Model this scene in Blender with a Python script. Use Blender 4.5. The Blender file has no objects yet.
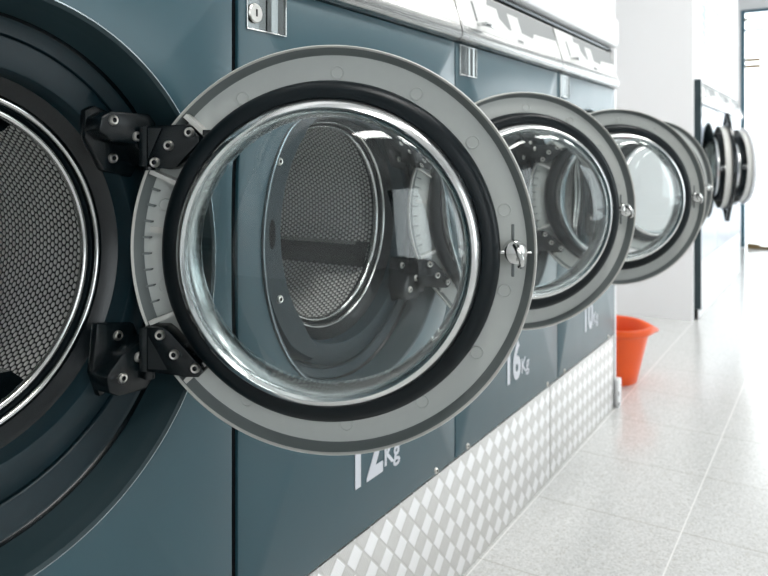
import bpy, bmesh, math, random
from mathutils import Vector, Matrix
random.seed(4)
PI = math.pi
SC = bpy.context.scene
COL = SC.collection

# ------------------------------------------------------------------ materials
def srgb(r, g, b):
    f = lambda c: (c/255/12.92) if c/255 <= .04045 else ((c/255+.055)/1.055)**2.4
    return (f(r), f(g), f(b), 1)

class NT:
    def __init__(s, m): s.t = m.node_tree; s.n = s.t.nodes; s.l = s.t.links
    def new(s, kind, **kw):
        n = s.n.new(kind)
        for k, v in kw.items(): setattr(n, k, v)
        return n
    def math(s, op, a, b=None, c=None, clamp=False):
        n = s.new('ShaderNodeMath', operation=op); n.use_clamp = clamp
        for i, v in enumerate((a, b, c)):
            if v is None: continue
            if isinstance(v, (int, float)): n.inputs[i].default_value = v
            else: s.l.new(v, n.inputs[i])
        return n.outputs[0]
    def mix(s, fac, a, b):
        n = s.new('ShaderNodeMix', data_type='RGBA')
        if isinstance(fac, (int, float)): n.inputs[0].default_value = fac
        else: s.l.new(fac, n.inputs[0])
        for i, v in ((6, a), (7, b)):
            if isinstance(v, tuple): n.inputs[i].default_value = v
            else: s.l.new(v, n.inputs[i])
        return n.outputs[2]
    def bump(s, h, dist, strength=1.0):
        n = s.new('ShaderNodeBump'); n.inputs['Strength'].default_value = strength
        n.inputs['Distance'].default_value = dist
        s.l.new(h, n.inputs['Height']); return n.outputs[0]

def base_mat(name):
    m = bpy.data.materials.new(name); m.use_nodes = True
    nt = NT(m); b = nt.n['Principled BSDF']
    return m, nt, b

def mat(name, col, rough=.5, metal=0, var=.06, scale=30, spec=.5, coat=0, bump=0, coat_rough=.1):
    """plain procedural material: base colour with faint noise in value and roughness"""
    m, nt, b = base_mat(name)
    tc = nt.new('ShaderNodeTexCoord'); no = nt.new('ShaderNodeTexNoise')
    no.inputs['Scale'].default_value = scale; no.inputs['Detail'].default_value = 3
    nt.l.new(tc.outputs['Object'], no.inputs['Vector'])
    lo = tuple(c*(1-var) for c in col[:3])+(1,); hi = tuple(min(1, c*(1+var)) for c in col[:3])+(1,)
    nt.l.new(nt.mix(no.outputs[0], lo, hi), b.inputs['Base Color'])
    nt.l.new(nt.math('MULTIPLY_ADD', no.outputs[0], rough*.3, rough*.85), b.inputs['Roughness'])
    b.inputs['Metallic'].default_value = metal
    b.inputs['Specular IOR Level'].default_value = spec
    if coat:
        b.inputs['Coat Weight'].default_value = coat; b.inputs['Coat Roughness'].default_value = coat_rough
    if bump: nt.l.new(nt.bump(no.outputs[0], bump), b.inputs['Normal'])
    return m

M = {}
M['panel'] = mat('teal_grey_enamel', (.017, .064, .084, 1), .33, 0, .03, 8, .42, .28, coat_rough=.24)
M['panel_pale'] = mat('pale_lilac_panel', (.50, .54, .62, 1), .33, 0, .03, 8, .6, .3, coat_rough=.2)  # one even paler tone for the far row's front panels
M['rolled_edge'] = mat('highlight_edge', (.32, .38, .41, 1), .2, .9, .05, 40)  # bright metal stands in for the highlight along the panel's fold
M['tube'] = mat('dark_steel_tube', (.085, .10, .105, 1), .3, 1, .1, 30)
M['panel_side'] = mat('dark_teal_steel', (.012, .03, .036, 1), .45)
M['dish'] = mat('dark_teal_plastic', (.0045, .0175, .0240, 1), .40, 0, .15, 160, .35, bump=.00007)
M['black'] = mat('black_plastic', (.0022, .0050, .0066, 1), .26, 0, .05, 5, .4)
M['rubber'] = mat('black_rubber', (.0022, .0060, .0080, 1), .36, 0, .05, 6, .25)
M['matte_black'] = mat('matte_black_strip', (.003, .004, .005, 1), .9, 0, .1, 40, .05)
M['ring'] = mat('grey_moulded_plastic', (.55, .575, .555, 1), .40, 0, .03, 90, .5)
M['band'] = mat('dark_grey_plastic', (.16, .18, .18, 1), .45, 0, .04, 60)
M['lip'] = mat('pale_grey_plastic', (.58, .58, .55, 1), .36, 0, .03, 60)
M['steel'] = mat('polished_steel', (.62, .63, .62, 1), .12, 1, .04, 20)
M['pocket_steel'] = mat('pocket_shade_steel', (.23, .25, .25, 1), .22, 1, .1, 25)  # lock pocket's shade put into a darker steel
M['trim_steel'] = mat('satin_trim_steel', (.70, .71, .71, 1), .2, 1, .04, 20)
M['screw'] = mat('screw_steel', (.72, .70, .66, 1), .3, 1, .05, 80)
M['white_paint'] = mat('white_wall_paint', (.80, .80, .805, 1), .6, 0, .015, 3)
M['white_gloss'] = mat('white_enamel', (.78, .79, .80, 1), .35, 0, .02, 6)
M['ceiling'] = mat('ceiling_paint', (.82, .83, .83, 1), .7, 0, .015, 3)
M['letter'] = mat('silver_grey_lettering', (.62, .64, .69, 1), .4, 0, .02, 60)
M['print_grey'] = mat('grey_print', (.27, .28, .28, 1), .6, 0, .04, 120, .2)
M['print_dark'] = mat('dark_print', (.08, .09, .09, 1), .4)
M['print_pale'] = mat('pale_print', (.50, .52, .58, 1), .5)
M['print_blue'] = mat('pale_blue_print', (.34, .46, .66, 1), .5)
M['overlay'] = mat('white_overlay', (.66, .665, .655, 1), .6, 0, .02, 30, .2)
M['bucket'] = mat('orange_plastic', (.85, .095, .005, 1), .32, 0, .06, 10, .5)
M['brass'] = mat('brass', (.30, .20, .08, 1), .5, .2)
M['frame_blue'] = mat('dark_blue_frame', (.05, .13, .18, 1), .4)
M['olive'] = mat('weathered_wood', (.19, .13, .05, 1), .7, 0, .5, 25)
M['pave'] = mat('pale_paving', (.62, .63, .64, 1), .8, 0, .06, 4)
M['grime'] = mat('grimy_plastic', (.30, .27, .2, 1), .6, 0, .3, 60)

def brushed():
    m, nt, b = base_mat('brushed_steel')
    tc = nt.new('ShaderNodeTexCoord'); mp = nt.new('ShaderNodeMapping'); no = nt.new('ShaderNodeTexNoise')
    mp.inputs['Scale'].default_value = (3, 300, 300); no.inputs['Scale'].default_value = 2
    nt.l.new(tc.outputs['Object'], mp.inputs[0]); nt.l.new(mp.outputs[0], no.inputs['Vector'])
    nt.l.new(nt.mix(no.outputs[0], (.36, .36, .35, 1), (.50, .50, .485, 1)), b.inputs['Base Color'])
    nt.l.new(nt.math('MULTIPLY_ADD', no.outputs[0], .12, .2), b.inputs['Roughness'])
    b.inputs['Metallic'].default_value = 1
    nt.l.new(nt.bump(no.outputs[0], .0001), b.inputs['Normal'])
    return m
M['brushed'] = brushed()

def glass(name, tint=(1, 1, 1, 1), ior=1.45):
    m, nt, b = base_mat(name)
    nt.n.remove(b)
    out = nt.n['Material Output']
    g = nt.new('ShaderNodeBsdfGlass'); g.inputs['IOR'].default_value = ior
    no = nt.new('ShaderNodeTexNoise'); no.inputs['Scale'].default_value = 9
    nt.l.new(nt.mix(no.outputs[0], tint, tuple(c*.985 for c in tint[:3])+(1,)), g.inputs['Color'])
    g.inputs['Roughness'].default_value = 0
    nt.l.new(g.outputs[0], out.inputs[0])
    return m
M['glass'] = glass('clear_bowl_glass', (.96, .98, .98, 1))

def pane():
    m, nt, b = base_mat('window_pane_glass')
    nt.n.remove(b); out = nt.n['Material Output']
    tr = nt.new('ShaderNodeBsdfTransparent'); gl = nt.new('ShaderNodeBsdfGlossy'); gl.inputs['Roughness'].default_value = .02
    fr = nt.new('ShaderNodeFresnel'); fr.inputs[0].default_value = 1.4
    no = nt.new('ShaderNodeTexNoise'); no.inputs['Scale'].default_value = 2
    nt.l.new(nt.mix(no.outputs[0], (.97, .985, .99, 1), (.95, .98, .985, 1)), tr.inputs[0])
    mx = nt.new('ShaderNodeMixShader'); nt.l.new(fr.outputs[0], mx.inputs[0])
    nt.l.new(tr.outputs[0], mx.inputs[1]); nt.l.new(gl.outputs[0], mx.inputs[2]); nt.l.new(mx.outputs[0], out.inputs[0])
    return m
M['pane'] = pane()

def drum_mat():
    """stainless steel with a hexagonal field of embossed dimples, laid out on the drum's own UVs in metres"""
    m, nt, b = base_mat('dimpled_drum_steel')
    uv = nt.new('ShaderNodeUVMap'); uv.uv_map = 'UVMap'
    sp = nt.new('ShaderNodeSeparateXYZ'); nt.l.new(uv.outputs[0], sp.inputs[0])
    a = DOT_A; bb = a*math.sqrt(3)
    def lattice(ox, oy):
        x = nt.math('SUBTRACT', nt.math('FLOORED_MODULO', nt.math('ADD', sp.outputs[0], ox), a), a/2)
        y = nt.math('SUBTRACT', nt.math('FLOORED_MODULO', nt.math('ADD', sp.outputs[1], oy), bb), bb/2)
        return nt.math('SQRT', nt.math('ADD', nt.math('MULTIPLY', x, x), nt.math('MULTIPLY', y, y)))
    d = nt.math('MINIMUM', lattice(0, 0), lattice(a/2, bb/2))
    t = nt.math('DIVIDE', d, a*.5)
    h = nt.math('SUBTRACT', 1, nt.math('MULTIPLY', t, t), clamp=True)
    hole_shade = nt.new('ShaderNodeMapRange', interpolation_type='SMOOTHSTEP')
    nt.l.new(t, hole_shade.inputs[0]); hole_shade.inputs[1].default_value = .58; hole_shade.inputs[2].default_value = .94
    nt.l.new(nt.mix(hole_shade.outputs[0], (.95, .95, .92, 1), (.018, .022, .022, 1)), b.inputs['Base Color'])  # holes and shaded grooves between the dimples painted dark
    b.inputs['Metallic'].default_value = .12; b.inputs['Roughness'].default_value = .22; b.inputs['Specular IOR Level'].default_value = .9
    nt.l.new(nt.bump(h, .0022), b.inputs['Normal'])
    return m
DRUM_R = .236
DOT_A = 2*PI*DRUM_R/144
M['drum'] = drum_mat()

def tread_mat():
    """five-bar aluminium tread plate: bright diamonds of upright bars alternating with diamonds of flat bars"""
    m, nt, b = base_mat('aluminium_tread_plate')
    tc = nt.new('ShaderNodeTexCoord'); sp = nt.new('ShaderNodeSeparateXYZ'); nt.l.new(tc.outputs['Object'], sp.inputs[0])
    P = .0565
    fx = nt.math('SUBTRACT', nt.math('FLOORED_MODULO', sp.outputs[0], P), P/2)
    fz = nt.math('SUBTRACT', nt.math('FLOORED_MODULO', sp.outputs[2], P), P/2)
    ax = nt.math('DIVIDE', nt.math('ABSOLUTE', fx), P); az = nt.math('DIVIDE', nt.math('ABSOLUTE', fz), P)
    s = nt.math('ADD', ax, az)                       # 0 at a diamond's heart, .5 on its edge, 1 at the other diamond's heart
    def ramp(v, e0, e1):
        r = nt.new('ShaderNodeMapRange', interpolation_type='SMOOTHSTEP'); nt.l.new(v, r.inputs[0])
        r.inputs[1].default_value = e0; r.inputs[2].default_value = e1; return r.outputs[0]
    A = ramp(s, .48, .42)
    B = ramp(s, .55, .60)
    sx = nt.math('SINE', nt.math('MULTIPLY', nt.math('ADD', sp.outputs[0], sp.outputs[2]), 2*PI/.0058))
    sz = nt.math('SINE', nt.math('MULTIPLY', nt.math('SUBTRACT', sp.outputs[0], sp.outputs[2]), 2*PI/.0088))
    barA = nt.math('MULTIPLY', A, nt.math('MULTIPLY_ADD', sx, .12, .88))
    barB = nt.math('MULTIPLY', B, nt.math('MULTIPLY_ADD', sz, .45, .40))
    h = nt.math('ADD', barA, barB)
    no = nt.new('ShaderNodeTexNoise'); no.inputs['Scale'].default_value = 55; no.inputs['Detail'].default_value = 4
    nt.l.new(tc.outputs['Object'], no.inputs['Vector'])
    dull = nt.mix(no.outputs[0], (.56, .55, .53, 1), (.70, .69, .67, 1))
    c1 = nt.mix(A, dull, (.93, .925, .93, 1))  # light caught by the raised bars painted in as paler diamonds
    c2 = nt.mix(nt.math('MULTIPLY', barB, .5), c1, (.80, .79, .78, 1))
    nt.l.new(c2, b.inputs['Base Color'])
    b.inputs['Metallic'].default_value = .55
    nt.l.new(nt.math('MULTIPLY_ADD', no.outputs[0], .2, .38), b.inputs['Roughness'])
    nt.l.new(nt.bump(h, .0012), b.inputs['Normal'])
    return m
M['tread'] = tread_mat()

def floor_mat():
    m, nt, b = base_mat('terrazzo_tiles')
    tc = nt.new('ShaderNodeTexCoord'); sp = nt.new('ShaderNodeSeparateXYZ'); nt.l.new(tc.outputs['Object'], sp.inputs[0])
    def vor(scale, seed):
        mp = nt.new('ShaderNodeMapping'); mp.inputs['Location'].default_value = (seed, seed*2.3, 0)
        nt.l.new(tc.outputs['Object'], mp.inputs[0])
        v = nt.new('ShaderNodeTexVoronoi', feature='F1'); v.inputs['Scale'].default_value = scale
        nt.l.new(mp.outputs[0], v.inputs['Vector'])
        s2 = nt.new('ShaderNodeSeparateColor'); nt.l.new(v.outputs['Color'], s2.inputs[0])
        return v.outputs['Distance'], s2.outputs[0], s2.outputs[1]
    d1, r1, g1 = vor(210, 0); d2, r2, g2 = vor(120, 3.1)
    def lt(a, v): return nt.math('LESS_THAN', a, v)
    chip1 = nt.math('MULTIPLY', lt(r1, .30), lt(d1, .45))
    chip2 = nt.math('MULTIPLY', lt(r2, .16), lt(d2, .42))
    basec = nt.mix(g1, (.53, .53, .52, 1), (.68, .68, .67, 1))
    c = nt.mix(nt.math('MULTIPLY', chip1, .5), basec, (.33, .33, .31, 1))
    c = nt.mix(nt.math('MULTIPLY', chip2, .45), c, (.40, .38, .33, 1))
    # joints: 0.4 m tiles
    jx = nt.math('ABSOLUTE', nt.math('SUBTRACT', nt.math('FLOORED_MODULO', nt.math('ADD', sp.outputs[0], -.10+.2), .4), .2))
    jy = nt.math('ABSOLUTE', nt.math('SUBTRACT', nt.math('FLOORED_MODULO', nt.math('ADD', sp.outputs[1], .003+.2), .4), .2))
    gx = lt(jx, .0015); gy = lt(jy, .0020)
    c = nt.mix(nt.math('MULTIPLY', gx, .9), c, (.36, .34, .30, 1))
    c = nt.mix(nt.math('MULTIPLY', gy, .8), c, (.86, .85, .83, 1))
    nt.l.new(c, b.inputs['Base Color'])
    no = nt.new('ShaderNodeTexNoise'); no.inputs['Scale'].default_value = 3
    nt.l.new(tc.outputs['Object'], no.inputs['Vector'])
    nt.l.new(nt.math('MULTIPLY_ADD', no.outputs[0], .08, .15), b.inputs['Roughness'])
    b.inputs['Specular IOR Level'].default_value = .5
    groove = nt.math('ADD', nt.math('MULTIPLY', gx, -.5), nt.math('MULTIPLY', gy, -1))
    nt.l.new(nt.bump(groove, .0012, .6), b.inputs['Normal'])
    return m
M['floor'] = floor_mat()

# ------------------------------------------------------------------ mesh helpers
def new_bm(): return bmesh.new()

def link(name, me, parent=None, loc=None, rotz=0):
    o = bpy.data.objects.new(name, me); COL.objects.link(o)
    if parent is not None: o.parent = parent
    if loc is not None: o.location = loc
    if rotz: o.rotation_euler = (0, 0, rotz)
    return o

def finish(bm, name, m, smooth=35):
    """bmesh -> mesh with materials; faces smooth with sharp edges above the given angle"""
    bmesh.ops.recalc_face_normals(bm, faces=bm.faces)
    for f in bm.faces: f.smooth = True
    for e in bm.edges:
        if len(e.link_faces) == 2:
            e.smooth = e.calc_face_angle(0) < math.radians(smooth)
    me = bpy.data.meshes.new(name); bm.to_mesh(me); bm.free()
    for k in (m if isinstance(m, (list, tuple)) else (m,)): me.materials.append(M[k])
    return me

def tag(o, label=None, cat=None, group=None, kind=None):
    if label: o['label'] = label
    if cat: o['category'] = cat
    if group: o['group'] = group
    if kind: o['kind'] = kind
    return o

def empty(name, loc):
    o = bpy.data.objects.new(name, None); COL.objects.link(o); o.location = loc
    o.empty_display_size = .1
    return o

def box(bm, x0, x1, y0, y1, z0, z1, bev=0, mi=0, seg=2):
    r = bmesh.ops.create_cube(bm, size=1)
    vs = r['verts']
    for v in vs:
        v.co = ((x0+x1)/2+v.co.x*(x1-x0), (y0+y1)/2+v.co.y*(y1-y0), (z0+z1)/2+v.co.z*(z1-z0))
    fs = list({f for v in vs for f in v.link_faces})
    for f in fs: f.material_index = mi
    if bev:
        es = list({e for v in vs for e in v.link_edges})
        bmesh.ops.bevel(bm, geom=es, offset=bev, segments=seg, affect='EDGES', profile=.5)

def lathe(bm, prof, cx, cz, n=96, closed=True, mi=0, sgn=1, y0=0, mats=None, drop=None):
    """revolve (r, y) pairs about the Y axis through (cx, cz)"""
    rings = []
    cz0 = cz
    for (r, y) in prof:
        if drop: cz = cz0-drop(r)
        if r < 1e-6:
            rings.append([bm.verts.new((cx, y0+sgn*y, cz))])
        else:
            rings.append([bm.verts.new((cx+r*math.cos(2*PI*i/n), y0+sgn*y, cz+r*math.sin(2*PI*i/n))) for i in range(n)])
    k = len(rings)
    for j in range(k if closed else k-1):
        A, B = rings[j], rings[(j+1) % k]
        idx = mats[j] if mats else mi
        for i in range(n):
            i2 = (i+1) % n
            if len(A) == 1 and len(B) == 1: continue
            if len(A) == 1: f = bm.faces.new((A[0], B[i], B[i2]))
            elif len(B) == 1: f = bm.faces.new((A[i], B[0], A[i2]))
            else: f = bm.faces.new((A[i], B[i], B[i2], A[i2]))
            f.material_index = idx
    return rings

def arc(cx, cy, r, a0, a1, n):
    return [(cx+r*math.cos(math.radians(a0+(a1-a0)*i/n)), cy+r*math.sin(math.radians(a0+(a1-a0)*i/n))) for i in range(n+1)]

def prism(bm, pts, y0, y1, bev=0, mi=0):
    """polygon in x,z pushed from y0 to y1"""
    a = [bm.verts.new((p[0], y0, p[1])) for p in pts]
    b = [bm.verts.new((p[0], y1, p[1])) for p in pts]
    n = len(pts)
    fs = [bm.faces.new(a), bm.faces.new(b)]
    for i in range(n): fs.append(bm.faces.new((a[i], a[(i+1) % n], b[(i+1) % n], b[i])))
    for f in fs: f.material_index = mi
    if bev:
        es = list({e for f in fs for e in f.edges})
        bmesh.ops.recalc_face_normals(bm, faces=fs)
        bmesh.ops.bevel(bm, geom=es, offset=bev, segments=2, affect='EDGES', profile=.5)

def hull(bm, pts, mi=0, bev=0):
    vs = [bm.verts.new(p) for p in pts]
    r = bmesh.ops.convex_hull(bm, input=vs)
    fs = [g for g in r['geom'] if isinstance(g, bmesh.types.BMFace)]
    for f in fs: f.material_index = mi
    bmesh.ops.dissolve_limit(bm, angle_limit=.02, verts=list({v for f in fs for v in f.verts}), edges=list({e for f in fs for e in f.edges}))

def extrude_x(bm, prof, x0, x1, mi=0, closed=True, caps=True):
    """(y, z) profile swept along x"""
    a = [bm.verts.new((x0, p[0], p[1])) for p in prof]; b = [bm.verts.new((x1, p[0], p[1])) for p in prof]
    n = len(prof)
    for i in range(n if closed else n-1):
        j = (i+1) % n
        bm.faces.new((a[i], a[j], b[j], b[i])).material_index = mi
    if caps:
        bm.faces.new(a).material_index = mi; bm.faces.new(b).material_index = mi

def holed_panel(bm, x0, x1, z0, z1, cx, cz, R, yf, yb, n=128, bev=.004):
    """sheet-metal front with a round opening, softly folded outer edges"""
    ang = sorted([2*PI*i/n for i in range(n)] + [math.atan2(z-cz, x-cx) % (2*PI) for x in (x0, x1) for z in (z0, z1)])
    def rect(a, d):
        c, s = math.cos(a), math.sin(a); t = 1e9
        if c > 1e-9: t = min(t, (x1-d-cx)/c)
        if c < -1e-9: t = min(t, (x0+d-cx)/c)
        if s > 1e-9: t = min(t, (z1-d-cz)/s)
        if s < -1e-9: t = min(t, (z0+d-cz)/s)
        return (cx+c*t, cz+s*t)
    rows = []
    rows.append([(cx+R*math.cos(a), yb, cz+R*math.sin(a)) for a in ang])
    rows.append([(cx+R*math.cos(a), yf, cz+R*math.sin(a)) for a in ang])
    rows.append([(rect(a, bev)[0], yf, rect(a, bev)[1]) for a in ang])
    rows.append([(rect(a, bev*.3)[0], yf+bev*.3, rect(a, bev*.3)[1]) for a in ang])
    rows.append([(rect(a, 0)[0], yf+bev, rect(a, 0)[1]) for a in ang])
    rows.append([(rect(a, 0)[0], yb, rect(a, 0)[1]) for a in ang])
    V = [[bm.verts.new(p) for p in r] for r in rows]
    k = len(ang)
    for j in range(len(V)-1):
        for i in range(k):
            i2 = (i+1) % k
            bm.faces.new((V[j][i], V[j+1][i], V[j+1][i2], V[j][i2]))

def text_mesh(body, size, bold, m, name):
    cu = bpy.data.curves.new(name, 'FONT'); cu.body = body; cu.size = size; cu.extrude = .0006; cu.offset = bold
    cu.resolution_u = 6
    o = bpy.data.objects.new(name+'_tmp', cu); COL.objects.link(o)
    dg = bpy.context.evaluated_depsgraph_get()
    me = bpy.data.meshes.new_from_object(o.evaluated_get(dg))
    bpy.data.objects.remove(o); bpy.data.curves.remove(cu)
    me.transform(Matrix.Rotation(PI/2, 4, 'X'))
    me.materials.clear(); me.materials.append(M[m])
    return me

CACHE = {}
def mesh(key, fn):
    if key not in CACHE: CACHE[key] = fn()
    return CACHE[key]

# ------------------------------------------------------------------ the washing machine
CZ = .877                    # centre of porthole, door and drum above the floor
PANEL0, PANEL1 = .297, 1.272
HX, HY = .221, .013          # hinge axis from the porthole's centre line, and off the panel face
UC = .240                    # door's centre from its hinge axis

def screw_mesh():
    bm = new_bm()
    lathe(bm, [(0, .0015), (.0030, .0015), (.0032, .0040), (.0052, .0044), (.0066, .0025), (.0068, 0), (0, 0)], 0, 0, 20, closed=False, sgn=-1, mats=[1, 1, 0, 0, 0, 0])
    return finish(bm, 'screw', ['screw', 'black'], 50)

DROP, RS = .0145, .3275      # the surround sits a little low of the drum; its outer radius
def panel_mesh(w, RS, m='panel'):
    bm = new_bm(); holed_panel(bm, .0018, w-.0018, PANEL0, PANEL1, w/2, CZ-DROP, RS, 0, .006)
    return finish(bm, 'front_panel', m, 40)

def cabinet_mesh(w):
    bm = new_bm()
    x0, x1, y0, y1, z0, z1 = .006, w-.006, .021, .76, .012, 1.40
    t = .004
    box(bm, x0, x0+t, y0, y1, z0, z1); box(bm, x1-t, x1, y0, y1, z0, z1)
    box(bm, x0+t, x1-t, y1-t, y1, z0, z1); box(bm, x0+t, x1-t, y0, y1-t, z1-t, z1); box(bm, x0+t, x1-t, y0, y1-t, z0, z0+t)
    box(bm, x0+t, x1-t, y0, y0+t, z0+t, PANEL0+.01)
    return finish(bm, 'cabinet', 'panel_side', 40)

def surround_mesh(RS):
    """the dished dark surround between the panel and the drum mouth"""
    bm = new_bm()
    q = RS-.3275
    outer = [(.3290, -.0015), (.3275, -.0040), (.3258, -.0045), (.3210, -.0020), (.3185, .006), (.3165, .012), (.3150, .016), (.3085, .052), (.3060, .058), (.3020, .0605)]
    inner = [(.2790, .0615), (.2775, .0630), (.2765, .0680), (.2735, .0680), (.2725, .0610), (.2700, .0595),
             (.2360, .0575), (.2335, .0585), (.2322, .0620), (.2300, .0860), (.2250, .0900), (.2110, .0960), (.2110, .115)]
    prof = [(r+q, y) for r, y in outer]+inner+[(.329+q, .115)]
    mats = [1, 3, 1]+[1]*4+[2]+[0]*11+[2]*4+[1]
    lathe(bm, prof, 0, CZ, 144, True, mats=mats, drop=lambda r: DROP*min(1, max(0, (r-.268)/.03)))
    return finish(bm, 'porthole_surround', ['dish', 'panel_side', 'black', 'rolled_edge'], 40)

def mouth_mesh():
    bm = new_bm()
    lathe(bm, [(.2105, .0985), (.2090, .0955), (.2060, .0945), (.2030, .0960), (.2022, .1000), (.2105, .108)], 0, CZ, 128, True)
    lathe(bm, [(.1985, .1090), (.1965, .1050), (.1935, .1040), (.1900, .1060), (.1890, .1120), (.1985, .120)], 0, CZ, 128, True)
    return finish(bm, 'chrome_ring', 'steel', 60)

def seal_mesh():
    bm = new_bm()
    lathe(bm, [(.2022, .1050), (.1985, .1120), (.1985, .124), (.2100, .124), (.2100, .1085)], 0, CZ, 96, True)
    return finish(bm, 'drum_seal', 'rubber', 50)

def drum_mesh():
    bm = new_bm(); n = 96
    uvl = bm.loops.layers.uv.new('UVMap')
    ys = [.134, .30, .45, .57]
    rings = [[bm.verts.new((DRUM_R*math.cos(2*PI*i/n), y, CZ+DRUM_R*math.sin(2*PI*i/n))) for i in range(n)] for y in ys]
    for j in range(len(ys)-1):
        for i in range(n):
            i2 = (i+1) % n
            f = bm.faces.new((rings[j][i], rings[j+1][i], rings[j+1][i2], rings[j][i2]))
            for l, (u, v) in zip(f.loops, ((i, ys[j]), (i, ys[j+1]), (i+1, ys[j+1]), (i+1, ys[j]))):
                l[uvl].uv = (u*2*PI*DRUM_R/n, v)
    f = bm.faces.new(rings[-1])
    for l in f.loops: l[uvl].uv = (l.vert.co.x, l.vert.co.z)
    # conical steel front of the drum
    for f in bm.faces: f.material_index = 0
    lathe(bm, [(DRUM_R, .134), (.212, .126), (.2105, .1265)], 0, CZ, n, False, mi=1)
    return finish(bm, 'drum', ['drum', 'brushed'], 40)

def lifter_mesh():
    bm = new_bm()
    # a ridge along the drum wall (built at angle 0, i.e. on +x), drum axis = y
    prof = [(DRUM_R-.001, -.030), (DRUM_R-.046, -.018), (DRUM_R-.055, -.008), (DRUM_R-.055, .006), (DRUM_R-.047, .017), (DRUM_R-.001, .030)]
    a = [bm.verts.new((p[0], .150, p[1])) for p in prof]; b = [bm.verts.new((p[0], .555, p[1])) for p in prof]
    n = len(prof)
    for i in range(n): 
        f = bm.faces.new((a[i], a[(i+1) % n], b[(i+1) % n], b[i])); f.material_index = 1 if i in (3,) else 0
    bm.faces.new(a); bm.faces.new(b)
    return finish(bm, 'lifter', ['black', 'trim_steel'], 25)

def fascia_mesh(w):
    """rounded brushed-steel control bar with a leaning front above it"""
    bm = new_bm()
    prof = [(.012, 1.273), (-.004, 1.2735), (-.013, 1.278), (-.0175, 1.286), (-.0178, 1.294), (-.0160, 1.304), (-.0150, 1.308),
            (.0180, 1.4170), (.0205, 1.4195), (.06, 1.4205), (.06, 1.273)]
    extrude_x(bm, prof, .003, w-.003)
    return finish(bm, 'control_fascia', 'brushed', 30)

def on_fascia(x, z, off=.0006):
    y = -.015+(z-1.308)*(.0335/.1105)
    return (x, y-off*.957, z+off*.29*0)

def fascia_patch(bm, pts, off, mi=0, th=.0005):
    a = [bm.verts.new(on_fascia(x, z, off)) for x, z in pts]; b = [bm.verts.new(on_fascia(x, z, off-th)) for x, z in pts]
    n = len(pts); bm.faces.new(a).material_index = mi; bm.faces.new(b).material_index = mi
    for i in range(n): bm.faces.new((a[i], a[(i+1) % n], b[(i+1) % n], b[i])).material_index = mi

def overlay_mesh(w):
    bm = new_bm(); fascia_patch(bm, [(.010, 1.311), (w-.010, 1.311), (w-.010, 1.416), (.010, 1.416)], .0007, 0, .0006)
    return finish(bm, 'control_overlay', 'overlay')
def print_mesh(w):
    bm = new_bm(); k = w/.735
    # stepped grey field with a white window in it
    P = lambda L: [(x*k, z) for x, z in L]
    fascia_patch(bm, P([(.215, 1.4145), (.725, 1.4145), (.725, 1.394), (.20, 1.394)]), .0012)
    fascia_patch(bm, P([(.265, 1.394), (.335, 1.394), (.335, 1.345), (.318, 1.345), (.265, 1.368)]), .0012)
    fascia_patch(bm, P([(.415, 1.394), (.725, 1.394), (.735, 1.370), (.52, 1.362), (.50, 1.346), (.415, 1.350)]), .0012)
    return finish(bm, 'grey_print', 'print_grey')
def slot_mesh():
    bm = new_bm(); fascia_patch(bm, [(.098, 1.335), (.108, 1.335), (.108, 1.385), (.098, 1.385)], .0018, 0, .0014)
    return finish(bm, 'coin_slot', 'print_dark')
def lever_mesh():
    bm = new_bm()
    a = on_fascia(.10, 1.327); 
    box(bm, .098, .106, a[1]-.018, a[1], 1.322, 1.330, .001)
    box(bm, .098, .165, a[1]-.024, a[1]-.014, 1.322, 1.3305, .002)
    return finish(bm, 'return_lever', 'steel')
def emblem_mesh():
    bm = new_bm(); pts = [(.632+.020*math.cos(t*PI/12), 1.337+.0075*math.sin(t*PI/12)) for t in range(24)]
    fascia_patch(bm, pts, .0012)
    return finish(bm, 'oval_badge', 'letter')
def smallprint_mesh():
    bm = new_bm(); x = .362
    for wd in (.006, .010, .004, .009, .005):
        fascia_patch(bm, [(x, 1.317), (x+wd, 1.317), (x+wd, 1.325), (x, 1.325)], .0012); x += wd+.0022
    return finish(bm, 'small_print', 'print_dark')

LX0, LX1, LZ0, LZ1 = .019, .113, 1.196, 1.268
def lockframe_mesh():
    bm = new_bm(); t = .0022
    y0, y1 = -.0030, 0.0
    box(bm, LX0, LX1, y0, y1, LZ0, LZ0+t, .0008); box(bm, LX0, LX1, y0, y1, LZ1-t, LZ1, .0008)
    box(bm, LX0, LX0+t, y0, y1, LZ0+t, LZ1-t, .0008); box(bm, LX1-t, LX1, y0, y1, LZ0+t, LZ1-t, .0008)
    # dished plate inside, darkened in place of a pocket's own shade
    xs = [LX0+t, LX0+.028, LX0+.043, LX0+.058, LX1-.022, LX1-t]; ys = [-.0004, -.0018, -.0022, -.0012, -.0024, -.0004]
    for i in range(5):
        f = bm.faces.new([bm.verts.new(p) for p in ((xs[i], ys[i], LZ0+t), (xs[i+1], ys[i+1], LZ0+t), (xs[i+1], ys[i+1], LZ1-t), (xs[i], ys[i], LZ1-t))]); f.material_index = 1
    return finish(bm, 'lock_plate', ['steel', 'pocket_steel'], 50)
def lockcyl_mesh():
    bm = new_bm()
    lathe(bm, [(0, .0060), (.0135, .0060), (.0150, .0045), (.0150, .0026), (0, .0026)], LX0+.0175, LZ0+.026, 28, False, sgn=-1)
    return finish(bm, 'lock_cylinder', 'screw', 40)
def keyhole_mesh():
    bm = new_bm(); box(bm, LX0+.0165, LX0+.0195, -.0066, -.0061, LZ0+.021, LZ0+.032, 0)
    return finish(bm, 'keyhole', 'black')
def slit_mesh():
    bm = new_bm(); box(bm, LX0+.0445, LX0+.0460, -.0030, -.0024, LZ0+.003, LZ1-.003, 0)
    return finish(bm, 'plate_slit', 'black')

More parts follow.
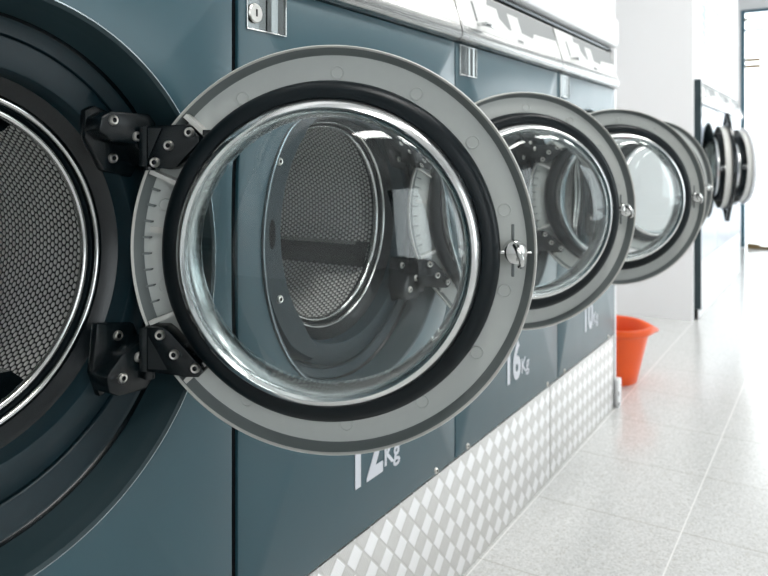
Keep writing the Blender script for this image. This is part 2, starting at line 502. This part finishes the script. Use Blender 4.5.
# --- hinge bracket on the surround (coordinates from the porthole centre)
def bracket_mesh(top):
    bm = new_bm(); s = 1 if top else -1
    def Z(l): return [(x, CZ+z) for x, z in l]
    if top:
        base = [(.150, .185), (.165, .192), (.222, .172), (.236, .120), (.222, .098), (.176, .108), (.150, .150)]
        arm = [(.148, .158), (.152, .176), (.166, .183), (.226, .183), (.238, .172), (.238, .118), (.226, .112), (.205, .142), (.166, .146)]
    else:
        base = [(.168, -.088), (.226, -.098), (.236, -.122), (.222, -.172), (.172, -.184), (.160, -.150)]
        arm = [(.160, -.150), (.182, -.128), (.226, -.112), (.238, -.118), (.238, -.168), (.222, -.182), (.178, -.180), (.164, -.172)]
    prism(bm, Z(base), .048, .060, .003)
    prism(bm, Z(arm), .018, .050, .003)
    lathe_rings = []
    # hinge barrel on the axis
    n = 20; z0, z1 = (CZ+.108, CZ+.166) if top else (CZ-.166, CZ-.112)
    for zz in (z0, z1):
        lathe_rings.append([bm.verts.new((HX+.0085*math.cos(2*PI*i/n), HY+.0085*math.sin(2*PI*i/n), zz)) for i in range(n)])
    for i in range(n): bm.faces.new((lathe_rings[0][i], lathe_rings[0][(i+1) % n], lathe_rings[1][(i+1) % n], lathe_rings[1][i]))
    bm.faces.new(lathe_rings[0]); bm.faces.new(lathe_rings[1])
    return finish(bm, 'hinge_bracket', 'black', 40)
BR_SCREWS = {True: [(.168, .172, .018), (.205, .152, .018), (.191, .124, .048)], False: [(.199, -.110, .048), (.208, -.136, .018), (.182, -.157, .018)]}

def collar_mesh():
    """raised collar on the latch side of the surround that holds the door lock"""
    bm = new_bm(); n = 40; rows = []
    for i in range(n+1):
        a = math.radians(124+112*i/n); c, q = math.cos(a), math.sin(a)
        k = min(1, i/5, (n-i)/5)
        r0, r1 = .2385+.012*(1-k), .2900-.012*(1-k)
        rows.append([bm.verts.new((r*c, y, CZ+r*q)) for r, y in ((r0, .0590), (r0, .0240), (r0+.003, .0205), (r1-.004, .0205), (r1, .0250), (r1+.004, .0610))])
    for A, B in zip(rows, rows[1:]):
        for j in range(6): bm.faces.new((A[j], A[(j+1) % 6], B[(j+1) % 6], B[j]))
    bm.faces.new(rows[0]); bm.faces.new(rows[-1])
    return finish(bm, 'lock_collar', 'dish', 40)
def strike_mesh():
    bm = new_bm()
    pts = [(-.2630+.0075*math.cos(t*PI/12), CZ+.024*math.sin(t*PI/12)) for t in range(24)]
    prism(bm, pts, .0192, .0204)
    return finish(bm, 'lock_slot', 'matte_black')

# --- door, in its own frame: x from the hinge axis to the latch, z up, -y towards its inner face
def door_rim_mesh(style):
    bm = new_bm()
    # (r, h) : lip, sloped band painted darker as a shaded inner wall, recessed grey ring, back shell
    prof = [(.2660, -.004), (.2656, -.001), (.2645, 0), (.2634, -.0008), (.2622, -.0030), (.2565, -.0175), (.2545, -.0190), (.2160, -.0190), (.1945, -.0190), (.1945, -.034),
            (.2050, -.048), (.2300, -.055), (.2520, -.048), (.2640, -.030), (.2668, -.012)]
    mats = [1, 1, 1, 1, 2, 2, 0, 0, 0, 0, 2, 2, 2, 2, 1] if style == 1 else [1]*13+[1, 1]
    lathe(bm, prof, UC, 0, 144, True, mats=mats, sgn=-1)
    # round ejector marks moulded in the ring
    for a in (88, 61, 37, 13, -13, -35, -59, -85, -119, 121, 166, -167):
        if style != 1: continue
        r = .2320; cx, cz = UC+r*math.cos(math.radians(a)), r*math.sin(math.radians(a))
        lathe(bm, [(0, -.0184), (.0072, -.0184), (.0078, -.0175), (.0084, -.0175), (.0088, -.0191)], cx, cz, 24, False, sgn=-1)
    if style == 1:
        # stiffening ribs and a pale block on the hinge side, frames beside the hinge plates
        def radial(a, r0, r1, wd, h0, h1, mi=0):
            c, s = math.cos(math.radians(a)), math.sin(math.radians(a))
            pts = []
            for r in (r0, r1):
                for t in (-wd/2, wd/2):
                    for h in (h0, h1): pts.append((UC+r*c-t*s, -h, r*s+t*c))
            hull(bm, pts, mi)
        for a in range(162, 204, 5): radial(a, .2435, .254, .0022, -.0200, -.010, 2)
        radial(174.5, .220, .246, .0075, -.0200, -.0150, 1)
        for a in (137.5, 157.0, -137.5, -157.5): radial(a, .2165, .2590, .006, -.0200, .001, 1)
        # embossed plate by the upper hinge
        radial(128, .222, .236, .034, -.0200, -.0180, 0)
    return finish(bm, 'door', ['ring', 'lip', 'band'], 32)

def door_gasket_mesh():
    bm = new_bm()
    prof = [(.2180, -.0185), (.2195, .000), (.2190, .008), (.2165, .015), (.2120, .0200), (.2070, .0220), (.2020, .0225), (.1975, .0230), (.1955, .0225), (.1945, .0200), (.1945, -.0185)]
    lathe(bm, prof, UC, 0, 128, True, sgn=-1)
    return finish(bm, 'door_gasket', 'rubber', 40)

def trim_mesh():
    """polished ring that clamps the bowl into the gasket"""
    bm = new_bm()
    lathe(bm, [(.1940, -.020), (.1940, .0235), (.1932, .0290), (.1910, .0345), (.1880, .0390), (.1850, .0420), (.1822, .0435), (.1812, .0425), (.1812, -.020)], UC, 0, 128, True, sgn=-1)
    return finish(bm, 'bowl_trim_ring', 'trim_steel', 60)

def bowl_mesh():
    bm = new_bm()
    T, RB, N = .0035, .1805, 2.25
    def dome(rb, hb, top, k=26):
        return [(rb*math.cos(t*PI/2/k)**(2/N), hb+(top-hb)*math.sin(t*PI/2/k)**(2/N)) for t in range(k)]+[(0, top)]
    outer = [(RB, -.024)]+dome(RB, .026, .094)
    inner = dome(RB-T, .026, .094-T)[::-1]+[(RB-T, -.024)]
    lathe(bm, outer+inner, UC, 0, 128, True, sgn=-1)
    bmesh.ops.remove_doubles(bm, verts=bm.verts, dist=1e-6)
    return finish(bm, 'glass_bowl', 'glass', 60)

HP = {True: [(.000, .108), (.034, .104), (.041, .108), (.0715, .140), (.070, .147), (.058, .161), (.050, .163), (.000, .161)],
      False: [(.000, -.160), (.056, -.166), (.070, -.166), (.077, -.158), (.074, -.152), (.032, -.108), (.024, -.102), (.000, -.102)]}
HPS = {True: [(.0585, .1525), (.031, .1355), (.0125, .1135)], False: [(.0195, -.1115), (.0385, -.1365), (.0665, -.1535)]}
def hinge_plate_mesh(top):
    bm = new_bm(); prism(bm, HP[top], -.010, .0190, .0015)
    L = HP[top]
    s = 1 if top else -1
    z0, z1 = (.108, .161) if top else (-.160, -.102)
    box(bm, -.008, .003, -.014, .010, z0, z1, .0015)
    # raised triangular web beside the barrel
    if top: prism(bm, [(.004, .118), (.022, .158), (.004, .158)], -.0125, -.0095)
    else: prism(bm, [(.004, -.112), (.030, -.156), (.004, -.156)], -.0125, -.0095)
    # stepped fingers behind the plate, towards the gasket
    for t in (0, 1, 2):
        x = .060+.012*t if top else .052+.010*t
        z = .125+.014*t if top else -.128-.012*t
        box(bm, x-.010, x, -.004, .0120, z-.005, z+.003)
    return finish(bm, 'hinge_plate', 'black', 35)

def latch_mesh():
    bm = new_bm(); cx = UC+.2385; cz = 0
    # turned disc
    lathe(bm, [(0, .0065), (.0115, .0065), (.0142, .0045), (.0148, 0), (.0148, -.0190), (0, -.0190)], cx, cz, 32, False, sgn=-1)
    # hook: curved bar rising from the disc and bending down
    path = [(-.001, .009, .006), (.001, .006, .015), (.003, .001, .021), (.005, -.006, .024), (.006, -.012, .021), (.004, -.016, .014)]
    rings = []
    n = 10
    for i, (dx, dz, h) in enumerate(path):
        w = .0038 if i < 4 else .0032
        p0 = Vector(path[max(0, i-1)]); p1 = Vector(path[min(len(path)-1, i+1)]); d = (p1-p0).normalized()
        a = d.cross(Vector((1, 0, 0))).normalized(); b = d.cross(a)
        rings.append([bm.verts.new((cx+dx+w*(math.cos(2*PI*k/n)*b.x+math.sin(2*PI*k/n)*a.x),
                                    -(h+w*(math.cos(2*PI*k/n)*b.z+math.sin(2*PI*k/n)*a.z)),
                                    cz+dz+w*(math.cos(2*PI*k/n)*b.y+math.sin(2*PI*k/n)*a.y))) for k in range(n)])
    for i in range(len(rings)-1):
        for k in range(n): bm.faces.new((rings[i][k], rings[i][(k+1) % n], rings[i+1][(k+1) % n], rings[i+1][k]))
    bm.faces.new(rings[0]); bm.faces.new(rings[-1])
    # side nubs
    box(bm, cx-.022, cx-.011, -.004, .012, -.0018, .0018, .0006); box(bm, cx+.011, cx+.020, -.004, .010, -.0014, .0014, .0006)
    return finish(bm, 'latch_hook', 'steel', 45)
def slot_bar_mesh(sg):
    bm = new_bm(); cx = UC+.2370
    z0, z1 = sorted((sg*.014, sg*.034))
    box(bm, cx-.0020, cx+.0016, .0170, .0200, z0, z1, .0008)
    return finish(bm, 'latch_slot', 'band', 40)

def shell_mesh(pale):
    """black outer shell with pointed ears above and below (the far row's doors)"""
    bm = new_bm()
    lathe(bm, [(.235, -.046), (.262, -.040), (.274, -.040), (.279, -.048), (.272, -.066), (.22, -.074), (.19, -.060)], UC, 0, 96, True, sgn=-1, mi=1 if pale else 0)
    if pale: return finish(bm, 'outer_shell', ['black', 'white_gloss'], 35)
    for s in (1, -1):
        for a, b in (((UC-.105, .248), (UC-.012, .345)), ((UC+.105, .248), (UC+.012, .345))):
            hull(bm, [(a[0]+d, y, s*a[1]) for d in (-.010, .010) for y in (.044, .066)]+[(b[0]+d, y, s*b[1]) for d in (-.008, .008) for y in (.044, .066)])
        hull(bm, [(UC+d, y, s*z) for d in (-.020, .020) for y in (.044, .066) for z in (.336, .350)])
    return finish(bm, 'outer_shell', 'black', 35)

def washing_machine(loc, w, th, label, group, digits=None, lift=0, style=1, lifters=(-40,), RS=.312):
    t = tag(empty('washing_machine', loc), label, 'washing machine', group)
    sub = lambda n, me, par=t, **kw: link(n, me, par, **kw)
    cx = w/2
    sub('cabinet', mesh(('cab', w), lambda: cabinet_mesh(w)))
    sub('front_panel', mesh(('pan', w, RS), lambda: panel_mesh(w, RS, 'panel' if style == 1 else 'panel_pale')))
    if style == 2:
        bm = new_bm(); box(bm, 0, .0025, -.012, .70, .012, 1.426); sub('side_panel', finish(bm, 'side_panel', 'panel_side'))
    sur = sub('porthole_surround', mesh(('sur', RS), lambda: surround_mesh(RS)), loc=(cx, 0, 0))
    sub('chrome_ring', mesh('mouth', mouth_mesh), loc=(cx, 0, 0))
    sub('drum_seal', mesh('seal', seal_mesh), loc=(cx, 0, 0))
    dr = sub('drum', mesh('drum', drum_mesh), loc=(cx, 0, 0))
    for a in lifters:
        lo = link('lifter', mesh('lift', lifter_mesh), dr, loc=(0, 0, CZ)); lo.rotation_euler = (0, -math.radians(a), 0)
    co = sub('lock_collar', mesh('collar', collar_mesh), loc=(cx, 0, 0))
    link('lock_slot', mesh('strike', strike_mesh), co)
    for x, z in ((-.2460, .118), (-.2450, -.108)): link('screw', mesh('screw', screw_mesh), co, loc=(x, .0205, CZ+z))
    for top in (True, False):
        b = sub('hinge_bracket', mesh(('br', top), lambda: bracket_mesh(top)), loc=(cx, 0, 0))
        for (x, z, y) in BR_SCREWS[top]:
            link('screw', mesh('screw', screw_mesh), b, loc=(x, y, CZ+z))
    fa = sub('control_fascia', mesh(('fas', w), lambda: fascia_mesh(w)))
    link('control_overlay', mesh(('ov', w), lambda: overlay_mesh(w)), fa)
    link('grey_print', mesh(('pr', w), lambda: print_mesh(w)), fa)
    link('coin_slot', mesh('slot', slot_mesh), fa); link('return_lever', mesh('lever', lever_mesh), fa)
    link('oval_badge', mesh('badge', emblem_mesh), fa, loc=(w-.735, 0, 0)); link('small_print', mesh('sp', smallprint_mesh), fa)
    lk = sub('lock_plate', mesh('lockf', lockframe_mesh))
    if digits == '12':
        link('lock_cylinder', mesh('lockc', lockcyl_mesh), lk); link('keyhole', mesh('keyh', keyhole_mesh), lk)
    link('plate_slit', mesh('slit', slit_mesh), lk)
    for x in (.064, w-.100):
        sub('screw', mesh('screw', screw_mesh), loc=(x, 0, PANEL0+.010))
    if digits:
        lb = sub('capacity_digits', mesh(('dg', digits), lambda: text_mesh(digits, .140, .0042, 'letter', 'capacity_digits')))
        x0 = {'12': .2935, '16': .2935, '10': .270}[digits]
        lb.location = (x0, -.0008, .391); lb.scale = (.84, 1, 1)
        ut = sub('capacity_unit', mesh('kg', lambda: text_mesh('Kg', .058, .0009, 'letter', 'capacity_unit')))
        ut.location = (x0+.121, -.0008, .394); ut.scale = (.98, 1, 1)
    d = sub('door', mesh(('rim', style), lambda: door_rim_mesh(style)), loc=(cx+HX, HY, CZ+.005), rotz=th)
    link('door_gasket', mesh('gask', door_gasket_mesh), d)
    link('bowl_trim_ring', mesh('trim', trim_mesh), d)
    link('glass_bowl', mesh('bowl', bowl_mesh), d)
    link('latch_hook', mesh('latch', latch_mesh), d)
    for sg in (1, -1): link('latch_slot', mesh(('slotb', sg), lambda: slot_bar_mesh(sg)), d)
    if style > 1: link('outer_shell', mesh(('shell', style), lambda: shell_mesh(style == 3)), d)
    for top in (True, False):
        link('hinge_plate', mesh(('hp', top), lambda: hinge_plate_mesh(top)), d)
        for (x, z) in HPS[top]: link('screw', mesh('screw', screw_mesh), d, loc=(x, -.010, z))
    return t

G1 = 'washing machines in the near row'
washing_machine((.0803, 0, 0), .735, -1.104, 'nearest dark teal washing machine, its huge open door filling the foreground', G1, lifters=(-58, 62, 182), RS=.3275)
washing_machine((.8225, 0, 0), .735, -.85, 'teal washing machine marked 12 Kg, seen behind the largest open door', G1, '12', lifters=(-24, 96, 216))
washing_machine((1.5575, 0, 0), .735, -1.03, 'teal washing machine marked 16 Kg, third along the near row', G1, '16', lifters=(-70, 50, 170))
washing_machine((2.2925, 0, 0),   .70, -.74, 'teal washing machine marked 10 Kg at the far end of the near row', G1, '10', lifters=(-50, 70, 190))

G2 = 'washing machines in the far row'
FX, FY, FZ = 4.878, -.028, .055
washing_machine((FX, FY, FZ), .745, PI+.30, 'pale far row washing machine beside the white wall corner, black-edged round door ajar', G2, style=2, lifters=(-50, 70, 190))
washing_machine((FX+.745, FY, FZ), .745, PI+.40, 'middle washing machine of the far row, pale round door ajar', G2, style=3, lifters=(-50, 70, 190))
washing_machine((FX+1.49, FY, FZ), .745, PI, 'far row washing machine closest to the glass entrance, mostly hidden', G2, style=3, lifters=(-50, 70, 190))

# ------------------------------------------------------------------ tread plates under the machines
def plate(x0, x1, z1, y, label):
    bm = new_bm(); box(bm, 0, x1-x0, 0, .011, 0, z1, .0008)
    o = link('kick_plate', finish(bm, 'kick_plate', 'tread', 30), None, (x0, y, .001))
    return tag(o, label, 'kick plate', 'diamond tread kick plates')
plate(.10, 2.232, .2890, .0060, 'long aluminium diamond tread kick plate below the 12 Kg and 16 Kg machines')
plate(2.239, 2.992, .2890, .0060, 'short aluminium diamond tread kick plate below the 10 Kg machine')

def far_kick():
    bm = new_bm(); box(bm, .005, 2.235, 0, .004, 0, PANEL0+FZ-.004, .0008)
    tag(link('kick_plate', finish(bm, 'kick_plate', 'white_gloss', 30), None, (FX, FY+.0035, .001)), 'plain pale kick plate along the foot of the far row', 'kick plate')
far_kick()

# ------------------------------------------------------------------ the orange bucket
def bucket():
    t = tag(empty('bucket', (3.383, .113, 0)), 'orange plastic bucket with a pouring lip on the floor past the near row', 'bucket')
    bm = new_bm(); n = 72
    H, RB, RT = .256, .108, .166
    def ring(r, z, lip=0, spoutz=0):
        vs = []
        for i in range(n):
            a = 2*PI*i/n
            d = math.atan2(math.sin(a-SP), math.cos(a-SP))
            k = math.exp(-(d/.30)**2)
            vs.append(bm.verts.new(((r+lip*k)*math.cos(a), (r+lip*k)*math.sin(a), z+spoutz*k)))
        return vs
    SP = math.radians(-58)
    rings = [ring(RB-.012, .006), ring(RB-.003, 0.0), ring(RB, .004), ring(RB+.01, .05), ring(RT-.012, .20), ring(RT-.006, .222, .004), ring(RT+.006, .222, .018, -.004), ring(RT+.011, .226, .026, -.008),
             ring(RT+.013, .240, .034, -.016), ring(RT+.010, .253, .032, -.024), ring(RT+.004, H, .026, -.026), ring(RT-.003, H-.001, .020, -.026), ring(RT-.009, .248, .010, -.022), ring(RT-.016, .20, .0), ring(RB+.006, .05), ring(RB-.004, .010)]
    for A, B in zip(rings, rings[1:]):
        for i in range(n): bm.faces.new((A[i], A[(i+1) % n], B[(i+1) % n], B[i]))
    bm.faces.new(rings[0]); bm.faces.new(rings[-1])
    link('body', finish(bm, 'bucket_body', 'bucket', 50), t)
bucket()

# ------------------------------------------------------------------ the room
def struct(name, bm, m, smooth=30, par=None):
    return tag(link(name, finish(bm, name, m, smooth), par), kind='structure') if par is None else link(name, finish(bm, name, m, smooth), par)
def sbox(name, m, *a, bev=0):
    bm = new_bm(); box(bm, *a, bev); return struct(name, bm, m)

RX0, RX1, RY0, RY1, RH = -3.0, 9.0, -3.4, .9, 2.95
sbox('floor', 'floor', RX0, RX1+.02, RY0, RY1, -.06, 0)
sbox('ceiling', 'ceiling', RX0, RX1, RY0, RY1, RH, RH+.06)
sbox('wall_back', 'white_paint', RX0-.06, RX0, RY0, RY1, 0, RH)
sbox('wall_left', 'white_paint', RX0, 4.87, RY1, RY1+.06, 0, RH)
bm = new_bm(); box(bm, 4.83, 4.872, 0, RY1, 0, RH)
struct('wall_recess', bm, 'white_paint')
bm = new_bm(); box(bm, 4.872, RX1, .84, .90, 0, RH)
box(bm, 4.872, 7.118, 0, .06, 1.487, RH); box(bm, 7.118, 7.178, 0, .84, 0, RH)
struct('wall_far_left', bm, 'white_paint')
# bulkhead above the near row: rounded lower band and the flat upper part, closed by a thin end panel
bm = new_bm()
extrude_x(bm, [(.05, 1.4440), (.008, 1.4440), (.001, 1.447), (-.004, 1.457), (-.006, 1.48), (-.004, 1.545), (.000, 1.553), (.06, 1.556), (.20, 1.556), (.20, 1.444)], -1.2, 3.028)
struct('trim_1', bm, 'white_gloss', 30)
sbox('trim_2', 'white_paint', -1.2, 3.020, .006, .86, 1.558, RH)
sbox('trim_3', 'white_gloss', 3.006, 3.030, .004, .88, .004, 1.438, bev=.002)
bm = new_bm(); extrude_x(bm, [(.085, 1.423), (.03, 1.423), (.020, 1.4275), (.0185, 1.433), (.021, 1.439), (.03, 1.4425), (.085, 1.4425)], .09, 3.0)
struct('trim_4', bm, 'tube', 30)
bm = new_bm(); box(bm, .8142, .8236, .0045, .0195, .012, 1.42)
struct('gap_shade', bm, 'matte_black')  # added black strip standing in for the shade between two machines
# plastic foot closing the end panel at the floor
bm = new_bm(); box(bm, 2.998, 3.050, -.012, .002, .001, .112, .003); box(bm, 3.032, 3.050, .003, .05, .001, .112, .003)
ft = struct('trim_5', bm, 'white_gloss')
bm = new_bm(); box(bm, 3.001, 3.008, -.0135, -.0125, .050, .066); box(bm, 2.999, 3.012, -.0140, -.0125, .012, .022)
link('dark_spot', finish(bm, 'dark_spot', 'black'), ft)  # small dark marks on the foot
# right wall with tall shop windows
WIN = [(-2.5, -.4), (2.2, 4.0), (4.4, 6.2), (6.6, 8.4)]  # first window is unseen, added to light the open doors' rings
bm = new_bm(); x = RX0
for a, b in WIN+[(RX1, RX1)]:
    box(bm, x, a, RY0-.08, RY0, 0, RH); x = b
for a, b in WIN: box(bm, a, b, RY0-.08, RY0, 0, .35); box(bm, a, b, RY0-.08, RY0, 2.55, RH)
struct('wall_right', bm, 'white_paint')
for i, (a, b) in enumerate(WIN):
    bm = new_bm(); t = .05
    box(bm, a, b, RY0-.07, RY0-.02, .35, .35+t); box(bm, a, b, RY0-.07, RY0-.02, 2.55-t, 2.55)
    box(bm, a, a+t, RY0-.07, RY0-.02, .35+t, 2.55-t); box(bm, b-t, b, RY0-.07, RY0-.02, .35+t, 2.55-t)
    w = struct('window_%d' % (i+1), bm, 'white_gloss')
    bm = new_bm(); box(bm, a+t, b-t, RY0-.05, RY0-.044, .35+t, 2.55-t)
    link('window_pane', finish(bm, 'window_pane', 'pane'), w)

# glazed shopfront with the entrance door at the far end
bm = new_bm()
box(bm, RX1, RX1+.08, .168, RY1, 0, RH); box(bm, RX1, RX1+.08, RY0, .168, 2.62, RH)
struct('wall_end', bm, 'white_paint')
bm = new_bm()
box(bm, RX1, RX1+.05, .128, .166, .004, 2.618, .003)
box(bm, RX1, RX1+.05, RY0, .128, 2.585, 2.618, .003); box(bm, RX1+.01, RX1+.04, RY0, .128, 2.385, 2.405, .003); 
for y in (-1.1, -2.25): box(bm, RX1, RX1+.05, y-.025, y+.025, .004, 2.585)
d1 = struct('door_1', bm, 'frame_blue')
bm = new_bm(); box(bm, RX1+.02, RX1+.026, RY0, .128, .03, 2.385); box(bm, RX1+.02, RX1+.026, RY0, .128, 2.405, 2.585)
link('door_pane', finish(bm, 'door_pane', 'pane'), d1)
bm = new_bm(); box(bm, RX1-.03, RX1, -.03, .12, 2.045, 2.080, .003); box(bm, RX1-.03, RX1, -.03, .12, 1.975, 2.010, .003)
link('door_hinge', finish(bm, 'door_hinge', 'brass'), d1)
bm = new_bm(); box(bm, RX1-.03, RX1, .09, .128, 2.49, 2.52, .003); 
link('door_stop', finish(bm, 'door_stop', 'grime'), d1)
bm = new_bm()
hull(bm, [(RX1-.03, .10, .003), (RX1+.05, .10, .003), (RX1-.03, .10, .055), (RX1+.05, .10, .055), (RX1-.03, -.02, .003), (RX1+.05, -.02, .003), (RX1-.03, -.02, .045), (RX1+.05, -.02, .045)])
hull(bm, [(RX1-.03, -.0205, .003), (RX1+.05, -.0205, .003), (RX1-.03, -.0205, .03), (RX1+.05, -.0205, .03), (RX1-.03, -1.0, .003), (RX1+.05, -1.0, .003), (RX1-.03, -1.0, .016), (RX1+.05, -1.0, .016)])
struct('trim_6', bm, 'olive')
# pavement outside
sbox('ground', 'pave', RX1+.03, 40, -25, 25, -.12, -.02)

# notices on the wall above the far row
def notice(x0, x1, z0, z1, lines, label, blue=False):
    t = tag(empty('wall_notice', (x0, -.004, z0)), label, 'notice', 'pale notices above the far machines')
    bm = new_bm(); box(bm, 0, x1-x0, 0, .003, 0, z1-z0, .0005)
    link('sheet', finish(bm, 'notice_sheet', 'white_gloss'), t)
    bm = new_bm(); h = (z1-z0)/(lines+1.5); rnd = random.Random(lines)
    for k in range(lines):
        x = .06
        while x < x1-x0-.14:
            wd = rnd.uniform(.04, .12); box(bm, x, x+wd, -.0008, 0, z1-z0-(k+1.3)*h, z1-z0-(k+1.3)*h+h*.4); x += wd+rnd.uniform(.02, .05)
    link('printed_lines', finish(bm, 'printed_lines', 'print_pale'), t)
    if blue:
        bm = new_bm(); box(bm, .16, .22, -.0016, -.0009, .1, z1-z0-.1)
        link('blue_stripe', finish(bm, 'blue_stripe', 'print_blue'), t)
notice(5.05, 6.55, 1.62, 2.10, 7, 'white price notice with a pale blue stripe above the far row', True)
notice(5.5, 6.9, 2.32, 2.75, 3, 'white sign with pale lettering high above the far row')

# ------------------------------------------------------------------ light
w = bpy.data.worlds.new('overcast_sky'); SC.world = w; w.use_nodes = True
nt = w.node_tree; bg = nt.nodes['Background']
sky_tc = nt.nodes.new('ShaderNodeTexCoord'); sky_no = nt.nodes.new('ShaderNodeTexNoise'); sky_no.inputs['Scale'].default_value = 2.2
mxn = nt.nodes.new('ShaderNodeMix'); mxn.data_type = 'RGBA'
nt.links.new(sky_tc.outputs['Generated'], sky_no.inputs['Vector']); nt.links.new(sky_no.outputs[0], mxn.inputs[0])
mxn.inputs[6].default_value = (.92, .97, 1, 1); mxn.inputs[7].default_value = (1, 1, 1, 1)
nt.links.new(mxn.outputs[2], bg.inputs[0]); bg.inputs[1].default_value = 3.6

def area(name, loc, sx, sy, power, rot=(0, 0, 0), col=(1, 1, 1)):
    l = bpy.data.lights.new(name, 'AREA'); l.shape = 'RECTANGLE'; l.size = sx; l.size_y = sy; l.energy = power; l.color = col
    o = bpy.data.objects.new(name, l); COL.objects.link(o); o.location = loc; o.rotation_euler = rot
    return o
for i, (x, p) in enumerate(((.5, 24), (2.4, 26), (4.3, 26), (6.8, 16))):
    area('ceiling_lamp', (x, -1.05, RH-.03), 1.2, .3, p, col=(1, .985, .96))

# ------------------------------------------------------------------ camera
cam = bpy.data.cameras.new('camera'); co = bpy.data.objects.new('camera', cam); COL.objects.link(co)
F = 740.0; phi = math.atan2(456, F)
cam.sensor_width = 36; cam.lens = F*36/768; cam.shift_y = -131/768
co.location = (0, -.897*math.cos(phi), 1.0025); co.rotation_euler = (PI/2, 0, phi-PI/2)
cam.clip_start = .02; cam.clip_end = 200
cam.dof.use_dof = True; cam.dof.focus_distance = .98; cam.dof.aperture_fstop = 7.0
SC.camera = co

SC.view_settings.view_transform = 'Standard'; SC.view_settings.look = 'None'
SC.view_settings.gamma = 1; SC.view_settings.use_curve_mapping = False
SC.view_settings.exposure = 0.16
SC.cycles.use_denoising = True
SC.cycles.max_bounces = 14; SC.cycles.transmission_bounces = 12; SC.cycles.transparent_max_bounces = 12
SC.cycles.glossy_bounces = 6; SC.cycles.diffuse_bounces = 4
SC.cycles.sample_clamp_indirect = 8
